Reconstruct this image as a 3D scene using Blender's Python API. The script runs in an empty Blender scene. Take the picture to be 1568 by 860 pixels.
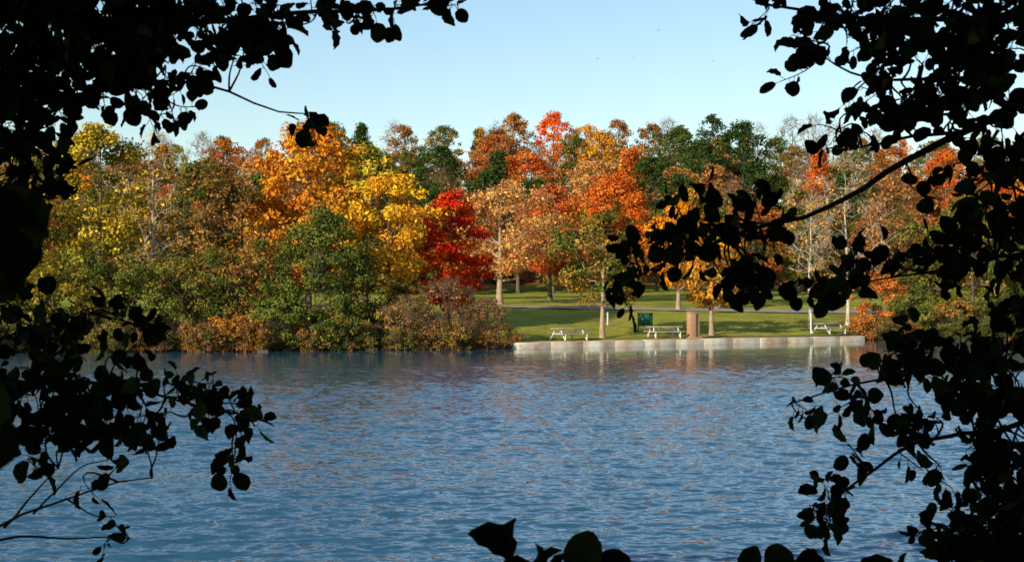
import bpy, math, random
import numpy as np
from mathutils import Vector
random.seed(4)
C = bpy.context.scene.collection

# ---------------------------------------------------------------- helpers
def new_mat(name):
    m = bpy.data.materials.new(name); m.use_nodes = True
    nt = m.node_tree; nt.nodes.clear()
    return m, nt.nodes, nt.links

def principled(name, col, rough=0.8, noise=None, col2=None, scale=5.0, bump=0.0, metallic=0.0, bscale=None):
    m, N, L = new_mat(name)
    o = N.new('ShaderNodeOutputMaterial'); p = N.new('ShaderNodeBsdfPrincipled')
    p.inputs['Roughness'].default_value = rough; p.inputs['Metallic'].default_value = metallic
    p.inputs['Specular IOR Level'].default_value = 0.25
    L.new(p.outputs[0], o.inputs[0])
    tc = N.new('ShaderNodeTexCoord')
    if col2 is not None:
        n = N.new('ShaderNodeTexNoise'); n.inputs['Scale'].default_value = scale; n.inputs['Detail'].default_value = 6
        L.new(tc.outputs['Object'], n.inputs['Vector'])
        r = N.new('ShaderNodeValToRGB'); r.color_ramp.elements[0].position = .35; r.color_ramp.elements[1].position = .65
        r.color_ramp.elements[0].color = (*col, 1); r.color_ramp.elements[1].color = (*col2, 1)
        L.new(n.outputs['Fac'], r.inputs[0]); L.new(r.outputs[0], p.inputs['Base Color'])
    else:
        p.inputs['Base Color'].default_value = (*col, 1)
    if bump:
        n2 = N.new('ShaderNodeTexNoise'); n2.inputs['Scale'].default_value = bscale or scale*3; n2.inputs['Detail'].default_value = 5
        L.new(tc.outputs['Object'], n2.inputs['Vector'])
        b = N.new('ShaderNodeBump'); b.inputs['Strength'].default_value = bump; b.inputs['Distance'].default_value = .05
        L.new(n2.outputs['Fac'], b.inputs['Height']); L.new(b.outputs[0], p.inputs['Normal'])
    return m

def foliage_mat(name, green=(0.085, 0.11, 0.020), trans=0.14):
    m, N, L = new_mat(name)
    o = N.new('ShaderNodeOutputMaterial')
    oi = N.new('ShaderNodeObjectInfo')
    at = N.new('ShaderNodeAttribute'); at.attribute_name = 'rnd'
    ac = N.new('ShaderNodeAttribute'); ac.attribute_name = 'clump'
    # mix in a second (green) colour clump by clump, amount = object alpha
    lt = N.new('ShaderNodeMath'); lt.operation = 'SUBTRACT'
    L.new(oi.outputs['Alpha'], lt.inputs[0]); L.new(ac.outputs['Fac'], lt.inputs[1])
    sc = N.new('ShaderNodeMath'); sc.operation = 'MULTIPLY_ADD'; sc.use_clamp = True
    sc.inputs[1].default_value = 3.0; sc.inputs[2].default_value = .5
    L.new(lt.outputs[0], sc.inputs[0])
    mx = N.new('ShaderNodeMix'); mx.data_type = 'RGBA'
    L.new(sc.outputs[0], mx.inputs['Factor']); L.new(oi.outputs['Color'], mx.inputs['A'])
    mx.inputs['B'].default_value = (*green, 1)
    hs = N.new('ShaderNodeHueSaturation')
    h = N.new('ShaderNodeMath'); h.operation = 'MULTIPLY_ADD'; h.inputs[1].default_value = .04; h.inputs[2].default_value = .487
    L.new(ac.outputs['Fac'], h.inputs[0])
    v = N.new('ShaderNodeMath'); v.operation = 'MULTIPLY_ADD'; v.inputs[1].default_value = 1.3; v.inputs[2].default_value = .55
    L.new(at.outputs['Fac'], v.inputs[0])
    L.new(h.outputs[0], hs.inputs['Hue']); L.new(v.outputs[0], hs.inputs['Value'])
    L.new(mx.outputs['Result'], hs.inputs['Color'])
    d = N.new('ShaderNodeBsdfDiffuse'); t = N.new('ShaderNodeBsdfTranslucent')
    L.new(hs.outputs[0], d.inputs[0]); L.new(hs.outputs[0], t.inputs[0])
    ms = N.new('ShaderNodeMixShader'); ms.inputs[0].default_value = trans
    L.new(d.outputs[0], ms.inputs[1]); L.new(t.outputs[0], ms.inputs[2]); L.new(ms.outputs[0], o.inputs[0])
    return m

MF = foliage_mat('foliage')
BARK = principled('bark', (0.09, 0.065, 0.045), .95, col2=(0.2, 0.15, 0.1), scale=3, bump=.5)
BARKL = principled('bark_tan', (0.34, 0.24, 0.15), .95, col2=(0.48, 0.37, 0.24), scale=3, bump=.4)
BARKW = principled('bark_white', (0.42, 0.34, 0.24), .9, col2=(0.68, 0.58, 0.45), scale=2, bump=.3)
TWIG = principled('twig_bark', (0.14, 0.08, 0.045), .95, col2=(0.27, 0.16, 0.09), scale=3)

class Geo:
    def __init__(s):
        s.v = []; s.f = []; s.n = 0; s.mi = []; s.rnd = []; s.cl = []
    def add(s, V, F, mi, rnd=None, cl=None):
        V = np.asarray(V, float).reshape(-1, 3); F = np.asarray(F, int)
        s.v.append(V); s.f.append(F + s.n); s.n += len(V)
        k = len(F); s.mi.append(np.full(k, mi))
        s.rnd.append(np.full(k, .5) if rnd is None else rnd); s.cl.append(np.full(k, .5) if cl is None else cl)
    def tube(s, P, R, sides=6, mi=0):
        P = np.asarray(P, float); R = np.asarray(R, float); n = len(P)
        T = np.gradient(P, axis=0); T /= np.linalg.norm(T, axis=1)[:, None] + 1e-9
        ref = np.array([0.3, 1, 0.1]) if abs(T[0][2]) > .6 else np.array([0.1, 0.05, 1.])
        A = np.cross(T, ref); A /= np.linalg.norm(A, axis=1)[:, None] + 1e-9
        B = np.cross(T, A)
        a = np.linspace(0, 2*np.pi, sides, endpoint=False)
        V = P[:, None] + R[:, None, None]*(np.cos(a)[None, :, None]*A[:, None] + np.sin(a)[None, :, None]*B[:, None])
        i = np.arange(n-1)[:, None]*sides; j = np.arange(sides)[None]; k = (j+1) % sides
        F = np.stack([i+j, i+k, i+sides+k, i+sides+j], -1).reshape(-1, 4)
        s.add(V.reshape(-1, 3), F, mi)
    def mesh(s, name, mats, smooth_mi=None):
        me = bpy.data.meshes.new(name)
        V = np.concatenate(s.v); me.vertices.add(len(V)); me.vertices.foreach_set('co', V.ravel())
        lens = np.concatenate([np.full(len(f), f.shape[1]) for f in s.f])
        loops = np.concatenate([f.ravel() for f in s.f])
        me.loops.add(len(loops)); me.loops.foreach_set('vertex_index', loops)
        me.polygons.add(len(lens))
        st = np.concatenate([[0], np.cumsum(lens)[:-1]])
        me.polygons.foreach_set('loop_start', st); me.polygons.foreach_set('loop_total', lens)
        mi = np.concatenate(s.mi); me.polygons.foreach_set('material_index', mi)
        if smooth_mi is not None: me.polygons.foreach_set('use_smooth', mi == smooth_mi)
        a = me.attributes.new('rnd', 'FLOAT', 'FACE'); a.data.foreach_set('value', np.concatenate(s.rnd))
        a = me.attributes.new('clump', 'FLOAT', 'FACE'); a.data.foreach_set('value', np.concatenate(s.cl))
        for m in mats: me.materials.append(m)
        me.update(calc_edges=True); me.validate()
        return me

def unit(a): return a/(np.linalg.norm(a, axis=-1, keepdims=True)+1e-9)

def leaf_cards(g, P, size, rng, rnd, cl, outward=None, mi=1):
    n = len(P)
    nrm = rng.normal(size=(n, 3))
    if outward is not None: nrm = nrm + outward*1.2
    nrm = unit(nrm); u = unit(np.cross(nrm, rng.normal(size=(n, 3)))); v = np.cross(nrm, u)
    s = size*rng.uniform(.6, 1.25, n)[:, None]
    V = np.stack([P-u*s*.62, P-v*s*.36+nrm*s*.12, P+u*s*.62, P+v*s*.36+nrm*s*.12], 1).reshape(-1, 3)
    F = np.arange(n*4).reshape(n, 4)
    g.add(V, F, mi, rnd, cl)

def tree_mesh(name, H, R, base, shape='round', tr=.2, ncl=110, nleaf=90, leaf=.22, cr=.75, seed=1,
              twigs=0, stems=1, bark=None, flat=.65, nlimb=12, tiers=0):
    rng = np.random.default_rng(seed); g = Geo()
    cz = (base+H)/2; hz = (H-base)/2
    u = rng.uniform(-1, 1, ncl); th = rng.uniform(0, 2*np.pi, ncl)
    lob = np.ones(ncl)
    for k in range(5):
        a0 = rng.uniform(0, 6.28); u0 = rng.uniform(-.8, .9)
        lob += rng.uniform(.12, .42)*np.exp(-((np.angle(np.exp(1j*(th-a0))))**2/.5+(u-u0)**2/.15))
    lob /= 1.14
    if shape == 'round': p = np.sqrt(np.clip(1-u*u, 0, 1))**.85
    elif shape == 'cone': p = np.clip((1-(u+1)/2), .04, 1)**.75*np.clip((u+1.15)/.35, 0, 1)
    elif shape == 'oval': p = np.sqrt(np.clip(1-np.abs(u)**2.6, 0, 1))
    else: p = np.clip(1-((u+.35)/1.35)**2, .05, 1)**.6*np.where(u < -.35, np.clip((u+1.2)/.85, .3, 1)**.5, 1)
    rr = R*p*lob*rng.uniform(.12, 1, ncl)**.45
    z = cz+u*hz*(1+(lob-1)*.35)
    if tiers:
        zt = np.round((z-base)/tiers)*tiers+base; z = zt+(z-zt)*.75
    Pc = np.stack([rr*np.cos(th), rr*np.sin(th), np.clip(z, .15, None)], 1)
    # stems
    nodes = []; nr = []
    if stems == 1:
        t = np.linspace(0, 1, 9); hh = H*.88
        w = np.cumsum(rng.normal(0, .012*H/3, (9, 2)), 0); w -= w[0]
        P = np.stack([w[:, 0], w[:, 1], t*hh], 1); P[0, 2] = -.3
        rad = tr*(1-.88*t); rad[0] *= 1.45
        g.tube(P, rad, 9)
        stemsP = [(P, rad)]
    else:
        stemsP = []
        for k in range(stems):
            a = rng.uniform(0, 6.28); b = R*.25*rng.uniform(0, 1)
            e = Pc[rng.integers(ncl)]
            t = np.linspace(0, 1, 6)[:, None]
            s0 = np.array([b*np.cos(a), b*np.sin(a), -.2])
            P = s0+(e-s0)*np.concatenate([t**1.25, t**1.25, t], 1)+rng.normal(0, .03*H/5, (6, 3))*t
            rad = tr*(1-.8*t[:, 0]); g.tube(P, rad, 5); stemsP.append((P, rad))
    for P, rad in stemsP:
        for q, r in zip(P[1:], rad[1:]):
            if stems > 1 or q[2] > base*.75: nodes.append(q); nr.append(r)
    # limbs
    if stems == 1:
        P, rad = stemsP[0]
        idx = rng.choice(ncl, min(nlimb, ncl), replace=False)
        for i in idx:
            e = Pc[i]
            zs = np.clip(e[2]-np.linalg.norm(e[:2])*rng.uniform(.5, 1.0), base*.8, H*.8)
            tt = zs/(H*.88); s0 = np.array([np.interp(zs, P[:, 2], P[:, k]) for k in range(3)])
            r0 = min(np.interp(zs, P[:, 2], rad)*.55, tr*.5)
            t = np.linspace(0, 1, 6)[:, None]
            Q = s0+(e-s0)*t; Q[:, 2] += (np.sin(t[:, 0]*np.pi)*-.05+0)*np.linalg.norm(e-s0)
            Q[1:-1] += rng.normal(0, .04*np.linalg.norm(e-s0), (4, 3))
            rd = r0*(1-.8*t[:, 0]); g.tube(Q, rd, 5)
            for q, r in zip(Q[1:], rd[1:]): nodes.append(q); nr.append(r)
    nodes = np.array(nodes); nr = np.array(nr)
    for c in Pc:
        d = np.linalg.norm(nodes-c, axis=1)+np.clip(nodes[:, 2]-c[2], 0, None)*1.5
        i = int(np.argmin(d)); a = nodes[i]
        if d[i] < .15: continue
        mid = (a+c)/2+rng.normal(0, .08*d[i], 3)
        r = max(min(nr[i]*.6, tr*.22), .012)
        g.tube([a, mid, c], [r, r*.7, r*.35], 4)
    for c in Pc:
        for k in range(twigs):
            d = unit(rng.normal(size=3)+np.array([0, 0, .6])+unit((c-np.array([0, 0, base*.5])))*.8)
            L = cr*rng.uniform(.7, 1.7)
            e = c+d*L; mid = c+d*L*.5+rng.normal(0, .08*L, 3)
            g.tube([c, mid, e], [.018, .012, .005], 3)
            for q in range(2):
                d2 = unit(d+rng.normal(0, .6, 3)); g.tube([mid, mid+d2*L*.5], [.010, .004], 3)
    # leaves
    if nleaf:
        cs = cr*rng.uniform(.6, 1.3, ncl)
        cnt = np.maximum((nleaf*(cs/cr)**2*rng.uniform(.6, 1.2, ncl)).astype(int), 3)
        ci = np.repeat(np.arange(ncl), cnt); n = len(ci)
        d = unit(rng.normal(size=(n, 3)))
        off = d*(rng.uniform(.1, 1, n)**.55*cs[ci])[:, None]*np.array([1, 1, flat])
        off += rng.normal(0, .12*cr, (n, 3))
        L = Pc[ci]+off; ok = L[:, 2] > .05
        L = L[ok]; ci = ci[ok]; d = d[ok]
        clr = np.clip(rng.uniform(0, 1, ncl)[ci]+rng.normal(0, .05, len(ci)), 0, 1)
        out = unit(L-np.array([0, 0, cz]))*.7+unit(off[ok])*.5+np.array([0, 0, .25])
        leaf_cards(g, L, leaf, rng, rng.uniform(0, 1, len(L)), clr, out)
    return g.mesh(name, [bark or BARK, MF], smooth_mi=0)

def obj(name, data, loc=(0, 0, 0), rot=0, scale=1, col=None, parent=None):
    o = bpy.data.objects.new(name, data); C.objects.link(o)
    o.location = loc; o.rotation_euler = (0, 0, rot)
    o.scale = (scale,)*3 if not isinstance(scale, tuple) else scale
    if col: o.color = col
    if parent: o.parent = parent
    return o

def empty(name, loc=(0, 0, 0), rot=0):
    o = bpy.data.objects.new(name, None); C.objects.link(o); o.location = loc; o.rotation_euler = (0, 0, rot); return o

# ---------------------------------------------------------------- terrain
def shore(x):
    x = np.asarray(x, float)
    s = np.interp(x, [-400, -60, -30, -20, -3, -1, .4, 24, 30, 60, 400], [60, 84, 89, 91, 94.5, 96, 96.2, 111, 114, 119, 150])
    return s+np.where(x < -2, .5*np.sin(x*.9)+.35*np.sin(x*2.3+1), 0)+np.where(x > 25, .4*np.sin(x*1.1), 0)
def height(x, y):
    x = np.asarray(x, float); y = np.asarray(y, float)
    sh = shore(x); s = y-sh
    yy = y-(sh-97)*np.exp(-np.clip(s, 0, 500)/25)
    hb = np.interp(yy, [97, 100, 104, 108, 125, 130, 150, 180, 195, 215, 240, 270, 300, 340, 450, 1000, 4000],
                   [.30, .36, .62, .92, 2.14, 2.35, 2.85, 3.3, 4.2, 7, 10.5, 14.5, 18, 21, 23, 24, 24])
    und = .25*np.sin(x*.11+y*.07)*np.clip((y-130)/60, 0, 1)+1.2*np.sin(x*.03+1)*np.clip((y-200)/80, 0, 1)
    far = np.where(s > 3, hb+und, np.where(s > -6, -.8+(hb+.8)*np.clip((s+1)/3.2, 0, 1)**.8, -.8))
    near = np.where(y < 10, np.clip(1.9-(np.clip(y-2, 0, 20))*.45+.12*np.sin(x*1.3)*np.cos(y*1.1), -.8, 3)+np.clip((-y-5)*.05, 0, 5), -.8)
    return np.where(y < 50, near, far)

def axis(*segs):
    r = []
    for a, b, st in segs: r += list(np.arange(a, b, st))
    return np.array(r + [segs[-1][1]])
xs = axis((-3000, -400, 260), (-400, -80, 20), (-80, -45, 3), (-45, 50, .5), (50, 100, 5), (100, 400, 20), (400, 3000, 260))
ys = axis((-1500, -100, 200), (-100, -12, 8), (-12, 12, .5), (12, 84, 6), (84, 125, .5), (125, 200, 1.5), (200, 400, 8), (400, 4000, 300))
X, Y = np.meshgrid(xs, ys); Z = height(X, Y)
Z = Z+np.where((Y > 100) & (Y < 190), .04*np.sin(X*1.7+Y)*np.sin(Y*1.1-X*.4), 0)
nx, ny = len(xs), len(ys)
g = Geo(); i = np.arange(ny-1)[:, None]*nx; j = np.arange(nx-1)[None]
g.add(np.stack([X, Y, Z], -1).reshape(-1, 3), np.stack([i+j, i+j+1, i+j+nx+1, i+j+nx], -1).reshape(-1, 4), 0)
m, N, L = new_mat('ground')
o = N.new('ShaderNodeOutputMaterial'); p = N.new('ShaderNodeBsdfPrincipled'); p.inputs['Roughness'].default_value = .95
p.inputs['Specular IOR Level'].default_value = .1
L.new(p.outputs[0], o.inputs[0]); tc = N.new('ShaderNodeTexCoord'); sp = N.new('ShaderNodeSeparateXYZ'); L.new(tc.outputs['Object'], sp.inputs[0])
def noise(scale, det=5, vec=None, out='Fac'):
    n = N.new('ShaderNodeTexNoise'); n.inputs['Scale'].default_value = scale; n.inputs['Detail'].default_value = det
    L.new(vec or tc.outputs['Object'], n.inputs['Vector']); return n.outputs[out]
def ramp(fac, stops):
    r = N.new('ShaderNodeValToRGB'); e = r.color_ramp.elements
    while len(e) < len(stops): e.new(.5)
    for k, (pos, c) in enumerate(stops): e[k].position = pos; e[k].color = (*c, 1) if len(c) == 3 else c
    L.new(fac, r.inputs[0]); return r.outputs[0]
def mixc(f, a, b):
    q = N.new('ShaderNodeMix'); q.data_type = 'RGBA'
    if isinstance(f, float): q.inputs['Factor'].default_value = f
    else: L.new(f, q.inputs['Factor'])
    L.new(a, q.inputs['A']); L.new(b, q.inputs['B']); return q.outputs['Result']
def mth(op, a, b=0., c=0., clamp=False):
    q = N.new('ShaderNodeMath'); q.operation = op; q.use_clamp = clamp
    for k, w in enumerate((a, b, c)):
        if isinstance(w, (int, float)): q.inputs[k].default_value = w
        else: L.new(w, q.inputs[k])
    return q.outputs[0]
grass = ramp(noise(.35, 6), [(.3, (.21, .26, .028)), (.5, (.36, .38, .042)), (.7, (.48, .43, .07))])
fine = ramp(noise(14, 3), [(.3, (.6, .6, .6)), (.7, (1.25, 1.25, 1.25))])
q = N.new('ShaderNodeMix'); q.data_type = 'RGBA'; q.blend_type = 'MULTIPLY'; q.inputs['Factor'].default_value = 1
L.new(grass, q.inputs['A']); L.new(fine, q.inputs['B']); grass = q.outputs['Result']
litter = ramp(noise(6, 6), [(.35, (.09, .05, .02)), (.5, (.26, .12, .035)), (.65, (.42, .2, .05))])
lf = ramp(mth('ADD', mth('MULTIPLY', noise(5, 2), .75), mth('MULTIPLY', noise(.12, 3), .25)), [(.54, (0, 0, 0)), (.57, (1, 1, 1))])
lawn = mixc(mth('MULTIPLY', lf, .6), grass, litter)
wob = mth('MULTIPLY', noise(.2), 6.)
fy = mth('MULTIPLY_ADD', mth('ADD', sp.outputs['Y'], wob), .15, -27.8, True)         # woods beyond ~182 m
nx_ = mth('MULTIPLY_ADD', mth('ADD', sp.outputs['X'], wob), -.5, -.4, True)            # x < ~ -4
ny_ = mth('MULTIPLY_ADD', sp.outputs['Y'], -.3, 34.5, True)                           # y < 113
lb = mth('MULTIPLY', nx_, ny_)
f = mth('MAXIMUM', fy, lb)
rb = mth('MULTIPLY', mth('MULTIPLY_ADD', sp.outputs['X'], .4, -9.6, True), mth('MULTIPLY_ADD', sp.outputs['Y'], -.1, 13.2, True))
f = mth('MAXIMUM', f, rb); f = mth('MAXIMUM', f, mth('MULTIPLY_ADD', sp.outputs['Y'], -.1, 5., True))
col = mixc(f, lawn, litter)
mud = mth('MULTIPLY_ADD', sp.outputs['Z'], -4., 1.9, True)                           # wet bank at the waterline
mudc = N.new('ShaderNodeRGB'); mudc.outputs[0].default_value = (.05, .033, .02, 1)
col = mixc(mud, col, mudc.outputs[0])
L.new(col, p.inputs['Base Color'])
b = N.new('ShaderNodeBump'); b.inputs['Strength'].default_value = .8; b.inputs['Distance'].default_value = .08
L.new(noise(9, 5), b.inputs['Height']); L.new(b.outputs[0], p.inputs['Normal'])
obj('ground', g.mesh('ground', [m], 0))

# ---------------------------------------------------------------- water: real wave geometry, finest ripples in the shader
m, N, L = new_mat('lake_water')
o = N.new('ShaderNodeOutputMaterial'); p = N.new('ShaderNodeBsdfPrincipled'); L.new(p.outputs[0], o.inputs[0])
p.inputs['Base Color'].default_value = (.028, .105, .17, 1); p.inputs['Roughness'].default_value = .04; p.inputs['IOR'].default_value = 1.36
tc = N.new('ShaderNodeTexCoord'); sp = N.new('ShaderNodeSeparateXYZ'); L.new(tc.outputs['Object'], sp.inputs[0])
mp = N.new('ShaderNodeMapping'); mp.inputs['Scale'].default_value = (.6, 1.4, 1); mp.inputs['Rotation'].default_value = (0, 0, .2)
L.new(tc.outputs['Object'], mp.inputs[0])
cn = noise(11., 2, mp.outputs[0], 'Color')
calm = mth('MULTIPLY_ADD', sp.outputs['Y'], -.028, 2.52, True)       # sheltered strip by the far bank
def vm(op, a, b):
    q = N.new('ShaderNodeVectorMath'); q.operation = op
    for k, w in enumerate((a, b)):
        if isinstance(w, tuple): q.inputs[k].default_value = w
        elif w is not None: L.new(w, q.inputs[k])
    return q
v = vm('SUBTRACT', cn, (.5, .5, .5)).outputs[0]
v = vm('MULTIPLY', v, (.40, .65, 0)).outputs[0]
cx = N.new('ShaderNodeCombineXYZ'); am = mth('MULTIPLY_ADD', calm, .85, .06)
L.new(am, cx.inputs[0]); L.new(am, cx.inputs[1]); v = vm('MULTIPLY', v, cx.outputs[0]).outputs[0]
gn = N.new('ShaderNodeNewGeometry'); v = vm('ADD', v, gn.outputs['Normal']).outputs[0]; v = vm('NORMALIZE', v, None).outputs[0]
L.new(v, p.inputs['Normal'])
ys = [12.]
while ys[-1] < 118: ys.append(ys[-1]+np.interp(ys[-1], [12, 18, 22, 40, 118], [.12, .04, .042, .085, .24]))
ys = np.array(ys); tt = np.linspace(-1, 1, 780); hwid = 5+.45*ys
Y = np.repeat(ys[:, None], len(tt), 1); X = tt[None]*hwid[:, None]+.5
dyg = np.gradient(ys)[:, None]; dxg = (hwid*2/780)[:, None]
rw = np.random.default_rng(2); Z = np.zeros_like(X)
NW_ = 60
for k in range(NW_):
    lam = .15*(1.3/.15)**(k/(NW_-1))*rw.uniform(.9, 1.1); a = math.pi/2+.15+rw.normal(0, .5); kk = 2*math.pi/lam
    at_ = np.clip((lam/np.abs(math.sin(a))/dyg-2.2)/2.2, 0, 1)*np.clip((lam/(abs(math.cos(a))+.05)/dxg-2.2)/2.2, 0, 1)
    sl = .19/math.sqrt(NW_/2)*(1.15-.5*k/NW_)
    Z += sl/kk*at_*np.sin(kk*(math.cos(a)*X+math.sin(a)*Y)+rw.uniform(0, 6.28))
gust = 1+.22*np.sin(X*.13+Y*.21+1)*np.sin(Y*.17-X*.05)+.12*np.sin(X*.31-Y*.4)
cal = np.clip((90-Y)/36, 0, 1)*.95+.04
edge = np.clip((1-np.abs(tt))[None]*20, 0, 1)*np.clip((Y-12)/2, 0, 1)*np.clip((ys[-1]-Y)/2, 0, 1)
Z *= gust*cal*edge
g = Geo(); nx, ny = len(tt), len(ys); i = np.arange(ny-1)[:, None]*nx; j = np.arange(nx-1)[None]
g.add(np.stack([X, Y, Z], -1).reshape(-1, 3), np.stack([i+j, i+j+1, i+j+nx+1, i+j+nx], -1).reshape(-1, 4), 0)
a0, a1, b0, b1, y1 = X[0, 0], X[0, -1], X[-1, 0], X[-1, -1], ys[-1]
g.add([(-1500, 12, 0), (a0, 12, 0), (b0, y1, 0), (-1500, y1, 0)], [[0, 1, 2, 3]], 0)
g.add([(a1, 12, 0), (1500, 12, 0), (1500, y1, 0), (b1, y1, 0)], [[0, 1, 2, 3]], 0)
g.add([(-1500, 3, 0), (1500, 3, 0), (1500, 12, 0), (-1500, 12, 0)], [[0, 1, 2, 3]], 0)
g.add([(-1500, y1, 0), (1500, y1, 0), (1500, 175, 0), (-1500, 175, 0)], [[0, 1, 2, 3]], 0)
obj('lake_water', g.mesh('lake_water', [m], 0))

# ---------------------------------------------------------------- generic box parts
def box(g, c, s, mi=0, rz=0., ry=0., tap=0.):
    c = np.array(c, float); sx, sy, sz = np.array(s)/2
    V = np.array([(a*sx*(1-tap*(k > 0)), b_*sy*(1-tap*(k > 0)), k*sz) for k in (-1, 1) for b_ in (-1, 1) for a in (-1, 1)])
    if ry: cs, sn = math.cos(ry), math.sin(ry); V = V@np.array([[cs, 0, -sn], [0, 1, 0], [sn, 0, cs]])
    if rz: cs, sn = math.cos(rz), math.sin(rz); V = V@np.array([[cs, sn, 0], [-sn, cs, 0], [0, 0, 1]])
    g.add(V+c, [[0, 2, 3, 1], [4, 5, 7, 6], [0, 1, 5, 4], [2, 6, 7, 3], [0, 4, 6, 2], [1, 3, 7, 5]], mi)
def bevel(o, w):
    b = o.modifiers.new('b', 'BEVEL'); b.width = w; b.segments = 2; b.limit_method = 'ANGLE'

# seawall
CONC = principled('weathered_concrete', (.88, .79, .60), .9, col2=(.50, .33, .18), scale=.9, bump=.5)
PAV = principled('gravel_pavement', (.27, .17, .10), .95, col2=(.40, .28, .18), scale=1.5, bump=.4)
d = np.array([.847, .531]); nb = np.array([-.531, .847]); A0 = np.array([.4, 96.2]); ang = math.atan2(d[1], d[0])
g = Geo(); rs = np.random.default_rng(5)
for k in range(12):
    c = A0+d*(k*2.34+1.17)+nb*(.22+rs.uniform(-.015, .015))
    box(g, (c[0], c[1], -.23+rs.uniform(-.02, .01)), (2.335, .34, 1.16), 0, ang)
for k in range(2):
    c = A0+nb*(.5+k*1.5+.7)+d*.22
    box(g, (c[0], c[1], -.26), (.44, 1.48, 1.16), 0, ang)
w = obj('concrete_seawall', g.mesh('concrete_seawall', [CONC])); bevel(w, .012)
g = Geo(); c = A0+d*14.4+nb*1.93
box(g, (c[0], c[1], -.16), (27.8, 3.06, 1.0), 0, ang)
obj('waterfront_pavement', g.mesh('waterfront_pavement', [PAV]))

# path across the lawn
g = Geo(); px = np.arange(-3, 45, .5); cy = 124.5+.02*(px-5)**2*.3
V = []
for x_, y_ in zip(px, cy):
    for w_ in (-1.1, 1.1): V.append((x_, y_+w_, float(height(x_, y_+w_))+.07))
F = [[2*k, 2*k+2, 2*k+3, 2*k+1] for k in range(len(px)-1)]
g.add(V, F, 0); obj('footpath', g.mesh('footpath', [principled('path_asphalt', (.30, .25, .21), .9, col2=(.42, .36, .30), scale=2)]))

# ---------------------------------------------------------------- furniture
WOOD = principled('weathered_wood', (.42, .33, .25), .85, col2=(.55, .46, .36), scale=6)
STEEL = principled('painted_steel', (.72, .70, .64), .5)
def picnic_table(x, y, rot, L_=2.3):
    z = max(float(height(x, y)), .34)
    e = empty('picnic_table', (x, y, z), rot)
    g = Geo()
    for k in range(5): box(g, (0, -.32+k*.16, .75), (L_, .145, .05))
    o_ = obj('table_top', g.mesh('table_top', [WOOD]), parent=e); bevel(o_, .008)
    g = Geo()
    for s in (-1, 1):
        for k in (0, 1): box(g, (0, s*(.62+k*.15), .45), (L_, .135, .045))
    o_ = obj('bench_seats', g.mesh('bench_seats', [WOOD]), parent=e); bevel(o_, .008)
    g = Geo()
    for sx in (-1, 1):
        xx = sx*L_*.36
        for s in (-1, 1):
            g.tube([(xx, s*.80, .02), (xx, s*.62, .22), (xx, s*.30, .66), (xx, s*.28, .72)], [.04]*4, 8)
            g.tube([(xx, s*.78, .02), (xx, s*.80, .42)], [.035]*2, 8)
        g.tube([(xx, -.82, .41), (xx, .82, .41)], [.03]*2, 8)
        g.tube([(xx, -.36, .71), (xx, .36, .71)], [.03]*2, 8)
        g.tube([(xx, 0, .41), (xx*.45, 0, .72)], [.025]*2, 8)
    obj('pipe_frame', g.mesh('pipe_frame', [STEEL]), parent=e)
picnic_table(3.5, 100.4, math.radians(35))
picnic_table(9.8, 104.6, math.radians(14))
picnic_table(21.9, 112.3, math.radians(40))

GREEN = principled('green_paint', (.02, .09, .05), .5); WHITE = principled('white_paint', (.7, .68, .62), .6)
zb = float(height(8.86, 108))
e = empty('notice_board', (8.86, 108, zb), .1)
g = Geo(); box(g, (0, 0, .82), (.86, .05, .82)); o_ = obj('board', g.mesh('board', [GREEN]), parent=e); bevel(o_, .01)
g = Geo()
for s in (-1, 1): box(g, (s*.47, .04, .62), (.07, .07, 1.3))
box(g, (0, 0, 1.26), (1.06, .12, .05)); obj('posts', g.mesh('posts', [GREEN]), parent=e)
g = Geo(); box(g, (0, -.032, .85), (.62, .008, .5)); obj('panel', g.mesh('panel', [principled('panel', (.03, .12, .07), .4, col2=(.04, .16, .1), scale=8)]), parent=e)

# brick pillar (grill chimney)
m, N, L = new_mat('tan_brick')
o = N.new('ShaderNodeOutputMaterial'); p = N.new('ShaderNodeBsdfPrincipled'); L.new(p.outputs[0], o.inputs[0]); p.inputs['Roughness'].default_value = .9
br = N.new('ShaderNodeTexBrick'); tc = N.new('ShaderNodeTexCoord'); mp = N.new('ShaderNodeMapping'); mp.inputs['Rotation'].default_value = (math.pi/2, 0, 0)
L.new(tc.outputs['Object'], mp.inputs[0]); L.new(mp.outputs[0], br.inputs[0]); br.inputs['Scale'].default_value = 4
br.inputs['Color1'].default_value = (.52, .28, .13, 1); br.inputs['Color2'].default_value = (.42, .21, .09, 1); br.inputs['Mortar'].default_value = (.45, .36, .26, 1)
L.new(br.outputs[0], p.inputs['Base Color'])
e = empty('brick_pillar', (11.7, 104.8, max(.36, float(height(11.7, 104.8)))), .35)
g = Geo(); box(g, (-.14, 0, .82), (.44, .5, 1.66)); box(g, (.26, .1, .74), (.3, .4, 1.5)); o_ = obj('shaft', g.mesh('shaft', [m]), parent=e); bevel(o_, .015)
g = Geo(); box(g, (-.14, 0, 1.69), (.52, .58, .08)); box(g, (.28, .1, 1.53), (.34, .48, .07)); box(g, (0, 0, .03), (.95, .7, .1)); o_ = obj('cap', g.mesh('cap', [m]), parent=e); bevel(o_, .015)

def post(x, y, h):
    g = Geo(); g.tube([(0, 0, -.2), (0, 0, h)], [.06, .06], 10); g.tube([(0, 0, h), (0, 0, h+.03), (0, 0, h+.06)], [.08, .08, .02], 10)
    obj('white_post', g.mesh('white_post', [WHITE]), (x, y, max(.33, float(height(x, y)))))
post(20.6, 111.9, 1.35); post(6.6, 112, .8)

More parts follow.
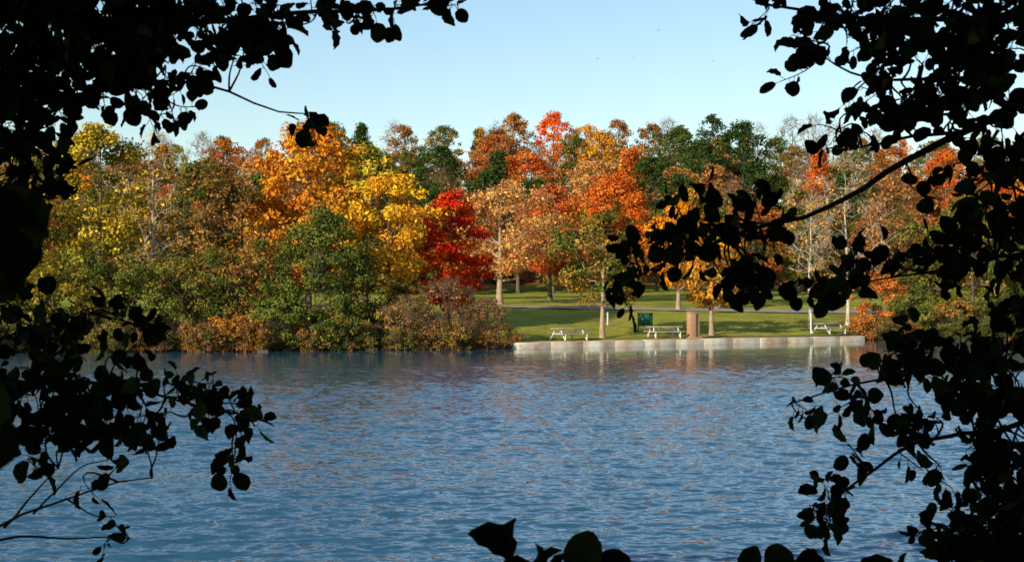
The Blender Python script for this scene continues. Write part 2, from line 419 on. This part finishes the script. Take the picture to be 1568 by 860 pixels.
def boulder(x, y, sx, sy, sz, seed):
    import bmesh
    bm = bmesh.new(); bmesh.ops.create_icosphere(bm, subdivisions=4, radius=1)
    rg = np.random.default_rng(seed); D = unit(rg.normal(size=(14, 3))); O = rg.uniform(.72, .95, 14)
    for v in bm.verts:
        n_ = np.array(v.co); k = 1.
        for dd, oo in zip(D, O):
            t_ = n_@dd
            if t_*k > oo: k = oo/t_
        v.co = Vector(n_*k*np.array([sx, sy, sz]))
    me = bpy.data.meshes.new('boulder'); bm.to_mesh(me); bm.free()
    me.materials.append(ROCK); obj('boulder', me, (x, y, .0), rg.uniform(0, 3))
ROCK = principled('rock', (.10, .075, .06), .9, col2=(.22, .18, .15), scale=3, bump=.6)
boulder(-14.2, 91.5, .62, .4, .26, 1); boulder(-17.1, 91.6, .3, .3, .15, 2); boulder(29, 113.4, .5, .4, .2, 7)

# ---------------------------------------------------------------- named trees on the far bank
def T(name, x, y, H, R, base, col, alpha=0., shape='round', **k):
    seed = int(abs(x*131+y*17)) % 9973
    area = R*(H-base)
    k.setdefault('ncl', int(np.clip(area*4.4, 45, 250)))
    k.setdefault('cr', np.clip(.15*(R+H*.15), .38, .80))
    k.setdefault('tr', .016*H+.05)
    me = tree_mesh(name, H, R, base, shape, seed=seed, **k)
    return obj(name, me, (x, y, float(height(x, y))-.05), random.uniform(0, 6.28), 1, (*col, alpha))

OR = (.66, .205, .015); YE = (.8, .46, .03); YG = (.38, .33, .035); GR = (.095, .115, .022); OL = (.19, .155, .03); BR = (.28, .13, .035)
RU = (.40, .105, .028); RED = (.64, .035, .010); TAN = (.60, .27, .09); RO = (.60, .115, .02); DG = (.040, .068, .016)
T('cottonwood_tree', -25.2, 99, 12.6, 3.2, 1.5, (.50, .31, .03), .3, 'oval')
T('cottonwood_tree', -30.0, 99, 12.6, 3.4, 1.5, (.48, .27, .03), .35, 'oval')
T('cottonwood_tree', -36.5, 97, 12, 3.6, 1.5, OL, .2, 'oval')
T('cottonwood_tree', -43, 96, 13, 4, 1.5, OR, .2, 'oval')
T('sycamore_tree', -22.3, 100, 12.4, 2.6, 3.0, (.55, .30, .05), .1, 'egg', bark=BARKW, nleaf=12, twigs=3, ncl=90, tr=.22)
T('ash_tree', -19.4, 100.5, 10.6, 2.9, 1.0, BR, .4, 'egg', nleaf=60, twigs=1)
T('ash_tree', -16.9, 102, 9.4, 2.6, 1.0, (.36, .14, .04), .3, 'egg', nleaf=55, twigs=2)
T('hickory_tree', -13.0, 104, 13.3, 3.7, 3.0, (.64, .225, .02), .08, 'oval', nleaf=85, leaf=.26)
T('aspen_tree', -9.5, 105, 11.9, 2.7, 2.5, (.50, .36, .035), .25, 'oval')
T('norway_maple_tree', -7.7, 101.8, 10.0, 2.8, 2.5, (.74, .35, .025), .07, 'oval')
T('riverbank_alder_tree', -11.2, 96.4, 7.8, 3.5, .3, (.135, .135, .026), .5, 'egg', stems=6, tr=.07, nleaf=140, leaf=.17, ncl=150)
T('willow_shrub', -19.4, 94, 5.2, 2.6, .2, OL, .4, 'round', stems=7, tr=.05, leaf=.17)
T('dogwood_shrub', -16.4, 95.6, 7, 2.3, .3, (.32, .14, .035), .4, 'oval', stems=6, tr=.05, leaf=.17, nleaf=70)
T('willow_shrub', -13.9, 93.8, 3.8, 2.0, .1, OL, .6, 'round', stems=7, tr=.04, leaf=.17)
T('sumac_shrub', -16.2, 92.9, 2.0, 2.3, .05, (.38, .14, .025), .1, 'round', stems=8, tr=.03, leaf=.15)
T('willow_shrub', -22.6, 93.4, 5.2, 2.4, .2, OL, .5, 'round', stems=7, tr=.05, leaf=.17)
T('willow_shrub', -26, 92.8, 5.6, 2.6, .2, (.34, .22, .03), .4, 'round', stems=7, tr=.05, leaf=.17)
T('willow_shrub', -30, 92.5, 5.0, 2.6, .2, OL, .5, 'round', stems=7, tr=.05, leaf=.17)
T('willow_shrub', -24.4, 95.5, 4.6, 2.5, .1, GR, .3, 'round', stems=7, tr=.05, leaf=.18)
T('willow_shrub', -28.2, 95.5, 4.6, 2.5, .1, OL, .3, 'round', stems=7, tr=.05, leaf=.18)
T('willow_shrub', -20.8, 97.2, 4.8, 2.6, .1, BR, .4, 'round', stems=7, tr=.05, leaf=.18)
T('willow_shrub', -12.0, 93.4, 2.6, 1.8, .05, (.16, .14, .028), .5, 'round', stems=7, tr=.04, leaf=.16)
T('willow_shrub', -9.6, 94.0, 2.8, 1.8, .05, (.22, .15, .03), .5, 'round', stems=7, tr=.04, leaf=.16)
T('willow_shrub', -8.2, 95.9, 4.1, 1.9, .1, (.24, .16, .03), .4, 'round', stems=7, tr=.04, leaf=.16)
T('willow_shrub', -6.5, 97.6, 3.3, 1.7, .1, BR, .3, 'round', stems=7, tr=.04, leaf=.16)
T('red_maple_tree', -4.1, 107.5, 8.9, 2.7, .9, RED, .0, 'egg', tiers=.9, flat=.4, ncl=150, cr=.66, nleaf=75)
T('bare_shrub', -3.7, 96.6, 3.6, 2.2, .2, (.38, .17, .06), .1, 'round', stems=20, tr=.03, nleaf=11, twigs=9, ncl=90, bark=TWIG, leaf=.14)
T('bare_shrub', -1.6, 97.3, 2.6, 1.3, .1, (.40, .17, .05), .0, 'round', stems=16, tr=.03, nleaf=12, twigs=9, ncl=60, bark=TWIG, leaf=.14)
T('bare_shrub', -6.2, 95.3, 2.8, 1.8, .1, (.34, .16, .05), .1, 'round', stems=16, tr=.03, nleaf=14, twigs=8, ncl=65, bark=TWIG, leaf=.14)
T('white_oak_tree', -1.0, 130, 9.3, 4.2, 2.3, TAN, .02, 'oval', bark=BARKL, tr=.27, nleaf=70, leaf=.22, twigs=1, nlimb=18)
T('maple_tree', 3.3, 141, 9.8, 3.4, 2.3, (.52, .11, .028), .05, 'round')
T('maple_tree', -4.9, 142, 9.5, 3.4, 2.2, RU, .1, 'round')
T('maple_tree', 8.6, 137, 10.9, 3.9, 2.0, RO, .06, 'egg')
T('pin_oak_tree', 5.75, 103.4, 7.9, 3.2, 2.2, (.32, .16, .035), .5, 'egg', bark=BARKL, tr=.17, leaf=.19, nleaf=120)
T('maple_tree', 12.8, 125, 8.0, 2.9, 2.0, OR, .1, 'round', bark=BARKL)
T('honey_locust_tree', 13.3, 108, 6.7, 2.8, 2.1, (.62, .25, .03), .15, 'round', bark=BARKL, tr=.17, nleaf=75)
T('maple_tree', 20.2, 136, 8.4, 3.2, 2.0, RU, .1, 'round')
T('maple_tree', 16.6, 145, 9.6, 3.4, 2.2, (.48, .22, .04), .3, 'round')
T('birch_tree', 21.4, 116.5, 10.6, 2.2, 3.4, (.5, .22, .06), 0, 'oval', bark=BARKW, nleaf=9, twigs=4, ncl=60, tr=.13)
T('birch_tree', 24.5, 118.5, 12.2, 3.0, 3.0, (.5, .22, .06), 0, 'oval', bark=BARKW, nleaf=9, twigs=4, ncl=85, tr=.16)
T('birch_tree', 28.5, 122, 11.5, 2.8, 3.0, (.46, .17, .05), 0, 'oval', bark=TWIG, nleaf=14, twigs=5, ncl=90, tr=.15)
T('sumac_shrub', 26.4, 117, 4.2, 2.1, .2, (.5, .12, .03), .15, 'round', stems=7, tr=.04, leaf=.17)
T('ash_tree', 29.9, 120, 7.6, 3.2, .6, OL, .5, 'oval', leaf=.19)
T('ash_tree', 34.2, 120.5, 8.7, 3.3, .6, (.26, .19, .03), .5, 'oval', leaf=.19)
T('ash_tree', 39.5, 121, 9.3, 3.6, .6, GR, .3, 'oval', leaf=.19)
for (x_, y_, h_, c_, a_) in [(28.3, 115.4, 2.6, OL, .4), (31.6, 116.2, 2.3, BR, .3), (35, 117, 2.8, GR, .3), (38.8, 118, 2.6, OL, .5), (24.7, 113.8, 1.3, (.55, .15, .03), .2)]:
    T('willow_shrub', x_, y_, h_, h_*.8, .05, c_, a_, 'round', stems=7, tr=.03, leaf=.16, ncl=50)

# low growth hugging the left bank
low = [tree_mesh('bank_scrub_mesh', 1.5, 1.1, .05, 'round', tr=.02, ncl=26, nleaf=44, leaf=.13, cr=.34, seed=60+k, stems=8, twigs=3, bark=TWIG) for k in range(3)]
E = empty('bank_scrub'); rr = random.Random(8)
for k in range(100):
    x_ = -44+k*.44+rr.uniform(-.3, .3)
    if x_ > -.4: break
    y_ = float(shore(x_))+rr.uniform(-.3, 1.3)
    c_ = rr.choice([(.30, .12, .025), BR, (.17, .085, .028), (.26, .13, .035), (.22, .095, .03), OL] + ([GR, OL, DG] if x_ < -8 else []))
    obj('scrub', low[k % 3], (x_, y_, max(float(height(x_, y_)), .0)-.08), rr.uniform(0, 6), rr.uniform(.4, 1.1), (*c_, rr.uniform(.0, .35)), E)
for k in range(14):
    x_ = 24.5+k*1.2; y_ = float(shore(x_))+rr.uniform(.2, 1.2)
    obj('scrub', low[k % 3], (x_, y_, max(float(height(x_, y_)), 0)-.08), rr.uniform(0, 6), rr.uniform(.5, 1.), (*rr.choice([BR, OL, GR, RU]), .3), E)

# ---------------------------------------------------------------- wooded hill (instanced)
kinds = []
for k, (shp, r_, b_) in enumerate([('round', 4.3, 2.5), ('egg', 4.0, 2.0), ('oval', 3.8, 2.0), ('cone', 4.0, 1.5), ('round', 4.8, 3), ('oval', 3.4, 1.5), ('egg', 4.4, 2.5)]):
    kinds.append(tree_mesh('woodland_tree_mesh', 13, r_, b_, shp, tr=.26, ncl=145, nleaf=62, leaf=.29, cr=.80, seed=200+k))
bare = [tree_mesh('bare_woodland_tree_mesh', 13, 3.4, 3, 'egg', tr=.2, ncl=80, nleaf=5, leaf=.26, cr=1., seed=300+k, twigs=6, bark=m_) for k, m_ in enumerate([TWIG, BARK, TWIG])]
W = empty('wooded_hill_trees'); rr = random.Random(21)
pal = [(BR, .35), (RU, .15), (OR, .25), (OL, .5), (GR, .2), (DG, .0), ((.34, .19, .04), .4), ((.42, .15, .05), .1), (TAN, .1), (GR, .3), (RU, .1), ((.28, .10, .045), .1), (BR, .2), (BR, .6), (DG, .1), (RO, .1), (OL, .3)]
def wt(x, y, h, c, a, mesh=None, wide=1.):
    me = mesh or rr.choice(kinds); s = h/13.
    obj('woodland_tree', me, (x, y, float(height(x, y))-.2), rr.uniform(0, 6.28), (s*wide, s*wide, s), (*c, a), W)
for (yr, h0, sp_) in [(158, 9.5, 5.8), (172, 11, 6.0), (190, 12, 6.2), (210, 12.5, 6.4), (232, 13, 6.6), (256, 13.5, 6.8), (282, 13, 7.0)]:
    hw = yr*.33+16; x_ = -hw
    while x_ < hw:
        x_ += sp_*rr.uniform(.75, 1.25)
        yy = yr+rr.uniform(-6, 6)
        if yr < 165 and -8 < x_ < 26: yy += 12
        c, a = rr.choice(pal)
        if rr.random() < .10: wt(x_, yy, h0*rr.uniform(.85, 1.1), (.5, .25, .08), 0, rr.choice(bare))
        else: wt(x_, yy, h0*rr.uniform(.72, 1.12), c, a, wide=rr.uniform(.9, 1.15))
# understorey along the back edge of the lawn
for k in range(26):
    x_ = -30+k*3.1; wt(x_+rr.uniform(-1, 1), 181+rr.uniform(-4, 3), rr.uniform(3.5, 5.5), rr.choice([BR, RU, OL, DG]), .3, rr.choice([kinds[0], kinds[4]]), 1.3)
# skyline trees, one by one  (x, y, height, colour, green share)
for x_, y_, h_, c_, a_ in [(-70, 300, 13, BR, .4), (-62, 300, 13, (.45, .33, .05), .3), (-53, 298, 14.5, BR, .5), (-46, 300, 14, RU, .3), (-39, 296, 16.5, OL, .3), (-33, 300, 16.5, OL, .6), (-28, 302, 16.5, DG, .2),
    (-20, 300, 15.5, RU, .3), (-13, 298, 15, (.3, .17, .03), .5), (-6, 302, 14.5, OR, .4), (.5, 300, 16.5, (.46, .15, .035), .2), (7.5, 300, 16.8, (.74, .10, .014), 0), (13.5, 300, 15.0, (.65, .26, .03), .1),
    (19.5, 298, 16, (.36, .11, .03), .25), (25.5, 300, 15.5, (.3, .10, .03), .3), (31, 298, 15, DG, .2), (36.5, 296, 17, DG, 0), (43, 300, 14, OL, .2), (49, 300, 13, GR, .2), (64, 300, 13.5, BR, .3), (71, 298, 14, TAN, .1), (79, 300, 14, BR, .3), (88, 300, 15, OL, .3), (97, 300, 15, RU, .3), (-80, 300, 14, OL, .3), (-90, 298, 14, BR, .3), (-100, 300, 14, GR, .3)]:
    wt(x_, y_, h_, c_, a_, wide=.85)
for x_, h_ in [(46, 15), (52, 16.5), (56, 17), (60, 16), (-22, 16), (-66, 15), (29, 16), (68, 15), (-58, 15), (-3, 15)]:
    wt(x_, 304, h_, (.5, .22, .07), 0, rr.choice(bare), 1.0)
# mid-hill accents
for x_, y_, h_, c_, a_ in [(3, 200, 12, DG, .1), (-6, 195, 11, RU, .1), (9.5, 190, 10, YG, .2), (27, 230, 15, DG, 0), (33, 235, 17, DG, 0), (19, 222, 14, DG, .1), (14, 250, 15, (.6, .24, .03), .1), (-14, 178, 11.5, (.46, .16, .06), 0), (-20, 230, 14, DG, .1), (22, 215, 13, (.4, .14, .04), .1), (-2, 228, 14, DG, .1), (24, 190, 11, DG, .1)]:
    wt(x_, y_, h_, c_, a_)

# ---------------------------------------------------------------- near bank: alders framing the view
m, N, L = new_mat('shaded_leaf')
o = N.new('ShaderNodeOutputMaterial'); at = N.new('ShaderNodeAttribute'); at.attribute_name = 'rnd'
r = N.new('ShaderNodeValToRGB'); r.color_ramp.elements[0].color = (.012, .020, .007, 1); r.color_ramp.elements[1].color = (.045, .070, .018, 1)  # near-black greens: part of the shade is put into the leaf colour
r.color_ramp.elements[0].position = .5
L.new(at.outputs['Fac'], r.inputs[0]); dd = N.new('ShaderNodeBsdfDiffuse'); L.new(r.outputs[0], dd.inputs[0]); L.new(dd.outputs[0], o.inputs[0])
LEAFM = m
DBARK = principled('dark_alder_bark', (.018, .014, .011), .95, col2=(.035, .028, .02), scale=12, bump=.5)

# alder leaf outline: almost round, blunt tip, folded on the midrib, wavy edge
tL = np.array([0, .05, .15, .3, .5, .7, .86, .96, 1.0]); nT = len(tL)
wv = np.sqrt(np.clip(1-(2*tL-1)**2, 0, 1))*.44*(1+.12*(tL-.3)); wv[-1] = .06; wv[0] = .03
mid = np.stack([tL, 0*tL, -.10*tL**2], 1)
rt = np.stack([tL+.02*np.sin(tL*26), wv*(1+.05*np.sin(tL*31)), .10*wv*2-.10*tL**2+.02*np.sin(tL*17)], 1); lt_ = rt*np.array([1, -1, 1])
LV = np.concatenate([mid, rt, lt_]); LFs = []
for k in range(nT-1): LFs += [[k, k+1, nT+k+1, nT+k], [k+1, k, 2*nT+k, 2*nT+k+1]]
LFs = np.array(LFs)
def leaves(g, P, D, S, rng, mi=1, face=1.):
    n = len(P); D = unit(D); up = unit(rng.normal(size=(n, 3))*np.array([1.2, .7, .8])); V_ = unit(np.cross(up, D)); Nn = np.cross(D, V_)
    if face < 1: V_ = unit(np.cross(np.array([0, 1., 0])+rng.normal(0, .25, (n, 3)), D)); Nn = np.cross(D, V_)
    w_ = rng.uniform(.8, 1.12, n)[:, None, None]
    V = P[:, None]+S[:, None, None]*(LV[None, :, 0:1]*D[:, None]+w_*LV[None, :, 1:2]*V_[:, None]+rng.uniform(.3, 3, n)[:, None, None]*LV[None, :, 2:3]*Nn[:, None])
    F = (LFs[None]+(np.arange(n)*len(LV))[:, None, None]).reshape(-1, 4)
    g.add(V.reshape(-1, 3), F, mi, np.repeat(rng.uniform(0, 1, n), len(LFs)))

def resample(P, n):
    P = np.array(P, float); d_ = np.concatenate([[0], np.cumsum(np.linalg.norm(np.diff(P, axis=0), axis=1))])
    t = np.linspace(0, d_[-1], n); Q = np.stack([np.interp(t, d_, P[:, k]) for k in range(3)], 1)
    for _ in range(3): Q[1:-1] = Q[1:-1]*.5+(Q[:-2]+Q[2:])*.25
    return Q

def alder(name, trunk, branches, clouds, seed, size=.047):
    rng = np.random.default_rng(seed); g = Geo(); nodes = []
    T_ = resample(trunk, 14); T_[:, :2] += rng.normal(0, .012, (14, 2)); g.tube(T_, np.linspace(.11, .03, 14), 12)
    for pts, r0, r1 in branches:
        P = np.array(pts, float)/100+np.array([0, 0, 3.5]); Q = resample(P, max(8, len(pts)*5))
        Q += rng.normal(0, min(.009, r0*.6), Q.shape); Q[1:-1] = Q[1:-1]*.5+(Q[:-2]+Q[2:])*.25
        g.tube(Q, np.linspace(r0, r1, len(Q)), 6); nodes.append(Q)
    nodes = np.concatenate(nodes)
    LP = []; LD = []; LS = []
    for (cx, cz, rx, rz, dens, *rest) in clouds:
        cy_ = rest[0] if rest else 400; ry = 24
        n = max(2, int(math.pi*rx*rz/28*dens))
        for _ in range(n):
            while True:
                q = rng.uniform(-1, 1, 3)
                if q@q < 1: break
            T3 = np.array([cx+q[0]*rx, cy_+q[1]*ry, cz+q[2]*rz])/100+np.array([0, 0, 3.5])
            dn = np.linalg.norm((nodes-T3)*np.array([1, .6, 1]), axis=1); a = nodes[int(np.argmin(dn))]
            dr = unit(T3-a)*.8+rng.normal(0, .45, 3)+np.array([0, 0, -.15]); dr = unit(dr)
            Ln = rng.uniform(.06, .11); s0 = T3-dr*Ln*.5; s1 = T3+dr*Ln*.5
            dist = np.linalg.norm(s0-a); md = (a+s0)/2+rng.normal(0, .10*dist+.004, 3)
            Q = resample([a, md, s0, T3+rng.normal(0, .006, 3), s1], 9)
            g.tube(Q, np.linspace(.0032, .0011, 9), 4)
            k = rng.integers(4, 8)
            for j_ in range(k):
                t = 1-j_/k*.95; pp = s0+(s1-s0)*t
                ax = unit(np.cross(dr, rng.normal(size=3))); ld = unit(dr*.5+ax*(1 if j_ else .2)+np.array([0, 0, -.25]))
                pe = pp+ld*.014; g.tube([pp, pe], [.001, .0008], 3)
                LP.append(pe); LD.append(ld); LS.append(size*rng.uniform(.5, 1.15))
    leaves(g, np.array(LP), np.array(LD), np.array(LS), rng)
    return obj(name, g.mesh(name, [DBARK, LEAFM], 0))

alder('alder_tree', [(-2.45, 4.1, 1.3), (-2.4, 4.0, 3.5), (-2.5, 3.9, 6), (-2.2, 3.8, 9)],
 [([(-240, 400, 20), (-150, 400, 50), (-100, 395, 62), (-60, 400, 67), (-20, 405, 71)], .022, .003),
  ([(-240, 400, 5), (-150, 410, 40), (-112, 400, 47), (-76, 395, 53), (-63, 400, 44), (-50, 400, 42)], .015, .0018),
  ([(-240, 400, -45), (-150, 400, -25), (-110, 400, -22), (-85, 400, -27), (-64, 400, -32)], .014, .002),
  ([(-240, 400, -80), (-140, 400, -66), (-110, 400, -51), (-89, 400, -46)], .010, .0018),
  ([(-145, 400, -67), (-120, 400, -60), (-108, 402, -62), (-95, 402, -61)], .005, .0014),
  ([(-125, 400, -59), (-118, 402, -50), (-112, 402, -44)], .004, .0012), ([(-110, 400, -51), (-104, 402, -56), (-98, 402, -56)], .003, .001), ([(-118, 400, -55), (-106, 402, -43), (-99, 402, -42)], .003, .001),
  ([(-150, 410, 40), (-130, 400, 30), (-119, 400, 8)], .008, .002),
  ([(-150, 400, -25), (-125, 400, -12), (-104, 400, -6)], .008, .002),
  ([(-240, 400, 60), (-150, 400, 85), (-90, 400, 80), (-40, 400, 74)], .018, .003)],
 [(-113, 62, 22, 17, 2.3), (-88, 63, 19, 14, 2.3), (-67, 64, 12, 9, 2.0), (-89, 48, 10, 5, 1.8), (-117, 45, 12, 7, 2.2), (-46, 68, 9, 5, 1.5), (-31, 67, 7, 4, 1.4), (-14, 69, 8, 2.5, 1.1), (-100, 76, 40, 8, 1.5),
  (-123, 28, 9, 11, 1.8), (-111, 28, 4, 5, .9), (-125, 8, 4, 12, 1.2), (-52, 43, 3, 1.5, .7),
  (-118, -12, 11, 11, 1.6), (-101, -11, 11, 7, 1.4), (-117, -28, 14, 9, 1.9), (-97, -27, 15, 8, 1.7), (-76, -27, 13, 5, 1.7), (-64, -32, 5, 4, 1.6), (-70, -42, 4, 3, 1.3), (-90, -36, 10, 3, .8), (-116, -40, 12, 4, .9), (-99, -47, 8, 3, .25), (-98, -60, 6, 2, .15)], 11)
alder('alder_tree', [(2.5, 4.4, 1.3), (2.4, 4.3, 3.5), (2.45, 4.2, 6), (2.2, 4, 9)],
 [([(240, 430, 60), (150, 400, 55), (112, 400, 39), (96, 400, 31), (80, 400, 20), (64, 400, 15), (44, 400, 10), (27, 400, 2)], .022, .002),
  ([(240, 430, 95), (150, 400, 74), (115, 400, 66), (85, 400, 66), (60, 400, 71)], .018, .003),
  ([(150, 400, 74), (120, 400, 52), (90, 400, 51), (76, 400, 57)], .010, .002),
  ([(112, 400, 39), (95, 400, 37), (82, 400, 34)], .006, .002),
  ([(240, 430, 0), (150, 400, 12), (115, 400, 7), (85, 400, 2)], .014, .002),
  ([(150, 400, 12), (125, 400, 25), (112, 400, 30)], .007, .002),
  ([(240, 430, -40), (150, 400, -20), (110, 400, -18), (85, 400, -23), (70, 400, -28)], .014, .002),
  ([(150, 400, -20), (120, 400, -35), (96, 400, -38), (84, 400, -48), (74, 400, -56)], .010, .002),
  ([(240, 430, -80), (150, 400, -62), (115, 400, -57)], .012, .003)],
 [(117, 62, 14, 13, 2.3), (97, 64, 14, 9, 1.8), (82, 66, 11, 6, 1.6), (64, 70, 6, 3, 1.3), (74, 57, 6, 5, 1.5), (90, 50, 11, 6, 1.5), (83, 38, 5, 7, 1.5), (112, 46, 14, 9, 1.9), (121, 27, 7, 14, 2.1), (105, 28, 7, 4, .8),
  (44, 20, 6, 3, 1.8), (52, 14, 12, 4, 2.1), (36, 9, 8, 5, 1.9), (28, 1, 5, 4, 1.8), (59, 5, 10, 4.5, 2.1), (66, 22, 6, 3, 1.4), (80, 1, 8, 4, 1.6), (90, 7, 9, 4, 1.5), (104, 10, 9, 5, 1.1), (120, 10, 8, 10, 1.8), (112, 3, 9, 4, 1.1),
  (121, -8, 8, 8, 1.8), (120, -22, 9, 11, 2.6), (101, -17, 12, 6, 2.6), (82, -24, 8, 4, 1.5), (71, -28, 4, 3, 1.6), (94, -32, 10, 5, 1.3), (99, -43, 7, 3, 1.4), (81, -49, 6, 3, 1.6), (78, -55, 8, 3.5, 1.6), (88, -40, 4, 3, 1.1), (120, -42, 8, 13, 2.5), (113, -60, 13, 9, 2.5), (125, -60, 10, 14, 2)], 12)

# sapling tops poking up at the bottom edge, and a nearer spray on the left
def sapling(name, root, tips, lv, seed, r0=.006, face=1.):
    rng = np.random.default_rng(seed); g = Geo(); P = []; D = []; S = []
    for t in tips:
        Q = resample([root, ((root[0]+t[0])/2+.01, (root[1]+t[1])/2, (root[2]+t[2])/2-.02), t], 10); g.tube(Q, np.linspace(r0, .0015, 10), 6)
    for (x, y, z, dx, dy, dz, s) in lv: P.append((x, y, z)); D.append((dx, dy, dz)); S.append(s)
    leaves(g, np.array(P), np.array(D), np.array(S), rng, 1, face); return obj(name, g.mesh(name, [DBARK, LEAFM], 0))
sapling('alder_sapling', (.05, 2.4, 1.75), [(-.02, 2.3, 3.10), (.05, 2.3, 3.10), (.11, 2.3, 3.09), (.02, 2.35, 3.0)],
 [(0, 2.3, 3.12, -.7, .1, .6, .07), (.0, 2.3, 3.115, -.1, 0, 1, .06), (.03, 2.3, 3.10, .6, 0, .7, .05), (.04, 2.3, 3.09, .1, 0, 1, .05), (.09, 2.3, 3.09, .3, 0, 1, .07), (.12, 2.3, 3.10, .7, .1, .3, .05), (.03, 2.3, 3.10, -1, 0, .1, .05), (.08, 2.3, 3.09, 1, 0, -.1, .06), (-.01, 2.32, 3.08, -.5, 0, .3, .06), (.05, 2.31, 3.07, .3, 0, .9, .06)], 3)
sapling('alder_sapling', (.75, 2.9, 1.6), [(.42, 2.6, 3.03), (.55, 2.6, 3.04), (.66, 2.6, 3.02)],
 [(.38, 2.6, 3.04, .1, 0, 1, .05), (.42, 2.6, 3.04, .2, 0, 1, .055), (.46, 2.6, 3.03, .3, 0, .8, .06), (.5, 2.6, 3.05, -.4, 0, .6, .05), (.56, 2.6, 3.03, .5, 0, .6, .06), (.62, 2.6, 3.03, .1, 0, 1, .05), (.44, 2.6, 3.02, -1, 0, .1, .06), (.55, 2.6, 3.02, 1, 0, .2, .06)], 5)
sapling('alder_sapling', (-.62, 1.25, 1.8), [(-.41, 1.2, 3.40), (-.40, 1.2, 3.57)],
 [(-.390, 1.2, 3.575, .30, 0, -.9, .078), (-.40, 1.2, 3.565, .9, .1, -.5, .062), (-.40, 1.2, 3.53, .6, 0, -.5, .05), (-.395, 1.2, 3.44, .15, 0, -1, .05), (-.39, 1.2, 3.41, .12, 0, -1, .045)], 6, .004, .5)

# unseen trees added behind, beside and above the viewpoint to shade the near leaves
NW = empty('near_bank_shade_trees'); rr = random.Random(3)
for x_, y_, h_ in [(-6.5, -4.5, 12), (-10, -8, 14), (-11, -2, 13), (-5, -10, 14), (-1.5, -6.5, 12), (5, -6, 12), (10, -3, 13), (-9, -14, 15), (2, -12, 15), (-3, -15, 15), (12, -10, 14)]:
    s = h_/13.; obj('shade_tree', kinds[rr.randrange(7)], (x_, y_, float(height(x_, y_))-.2), rr.uniform(0, 6), (s, s, s), (.05, .065, .02, 0.3), NW)
top = tree_mesh('shade_crown', 6, 3.6, 1.0, 'round', tr=.05, ncl=130, nleaf=50, leaf=.17, cr=.6, seed=77, stems=8)
for x_, y_ in [(-3.2, 2.6), (3.4, 3.2), (-.5, -1.2)]:
    obj('shade_crown', top, (x_, y_, 4.6), rr.uniform(0, 6), 1, (.04, .055, .018, .2), NW)

# distant birds
g = Geo(); g.add([(0, -.2, 0), (0, .22, 0), (-.32, .02, .12), (-.62, -.1, .02), (.32, .02, .12), (.62, -.1, .02), (0, 0, -.06)], [[0, 2, 3], [2, 0, 1], [0, 5, 4], [4, 1, 0], [0, 6, 1]], 0)
BM = g.mesh('bird', [principled('feathers', (.05, .045, .04), .8)])
for x_, y_, z_ in [(15, 200, 32), (19, 210, 37), (10, 190, 30.5), (26, 210, 33)]: obj('bird', BM, (x_, y_, z_), random.uniform(0, 6), .4)

# ---------------------------------------------------------------- light
sd = Vector((-.60, -.74, .38)).normalized()
el = math.asin(sd.z); rot = math.atan2(sd.x, sd.y)
wd = bpy.data.worlds.new('World'); bpy.context.scene.world = wd; wd.use_nodes = True
nt = wd.node_tree; bg = nt.nodes['Background']; sk = nt.nodes.new('ShaderNodeTexSky'); sk.sky_type = 'NISHITA'; sk.sun_disc = False
sk.sun_elevation = el; sk.sun_rotation = rot; sk.air_density = 1.15; sk.dust_density = .1; sk.ozone_density = 3.0
nt.links.new(sk.outputs[0], bg.inputs[0]); bg.inputs[1].default_value = .15
sl = bpy.data.lights.new('sun', 'SUN'); sl.energy = 5.0; sl.angle = math.radians(.53); sl.color = (1, .88, .67)
so = bpy.data.objects.new('sun', sl); C.objects.link(so); so.rotation_euler = (-sd).to_track_quat('-Z', 'Y').to_euler()

cam = bpy.data.cameras.new('camera'); co = bpy.data.objects.new('camera', cam); C.objects.link(co)
co.location = (0, 0, 3.5); co.rotation_euler = (math.radians(90.3), 0, 0)
cam.lens = 57.09; cam.sensor_width = 36; cam.clip_start = .05; cam.clip_end = 8000
cam.dof.use_dof = True; cam.dof.focus_distance = 40; cam.dof.aperture_fstop = 22
bpy.context.scene.camera = co
bpy.context.scene.view_settings.view_transform = 'Standard'
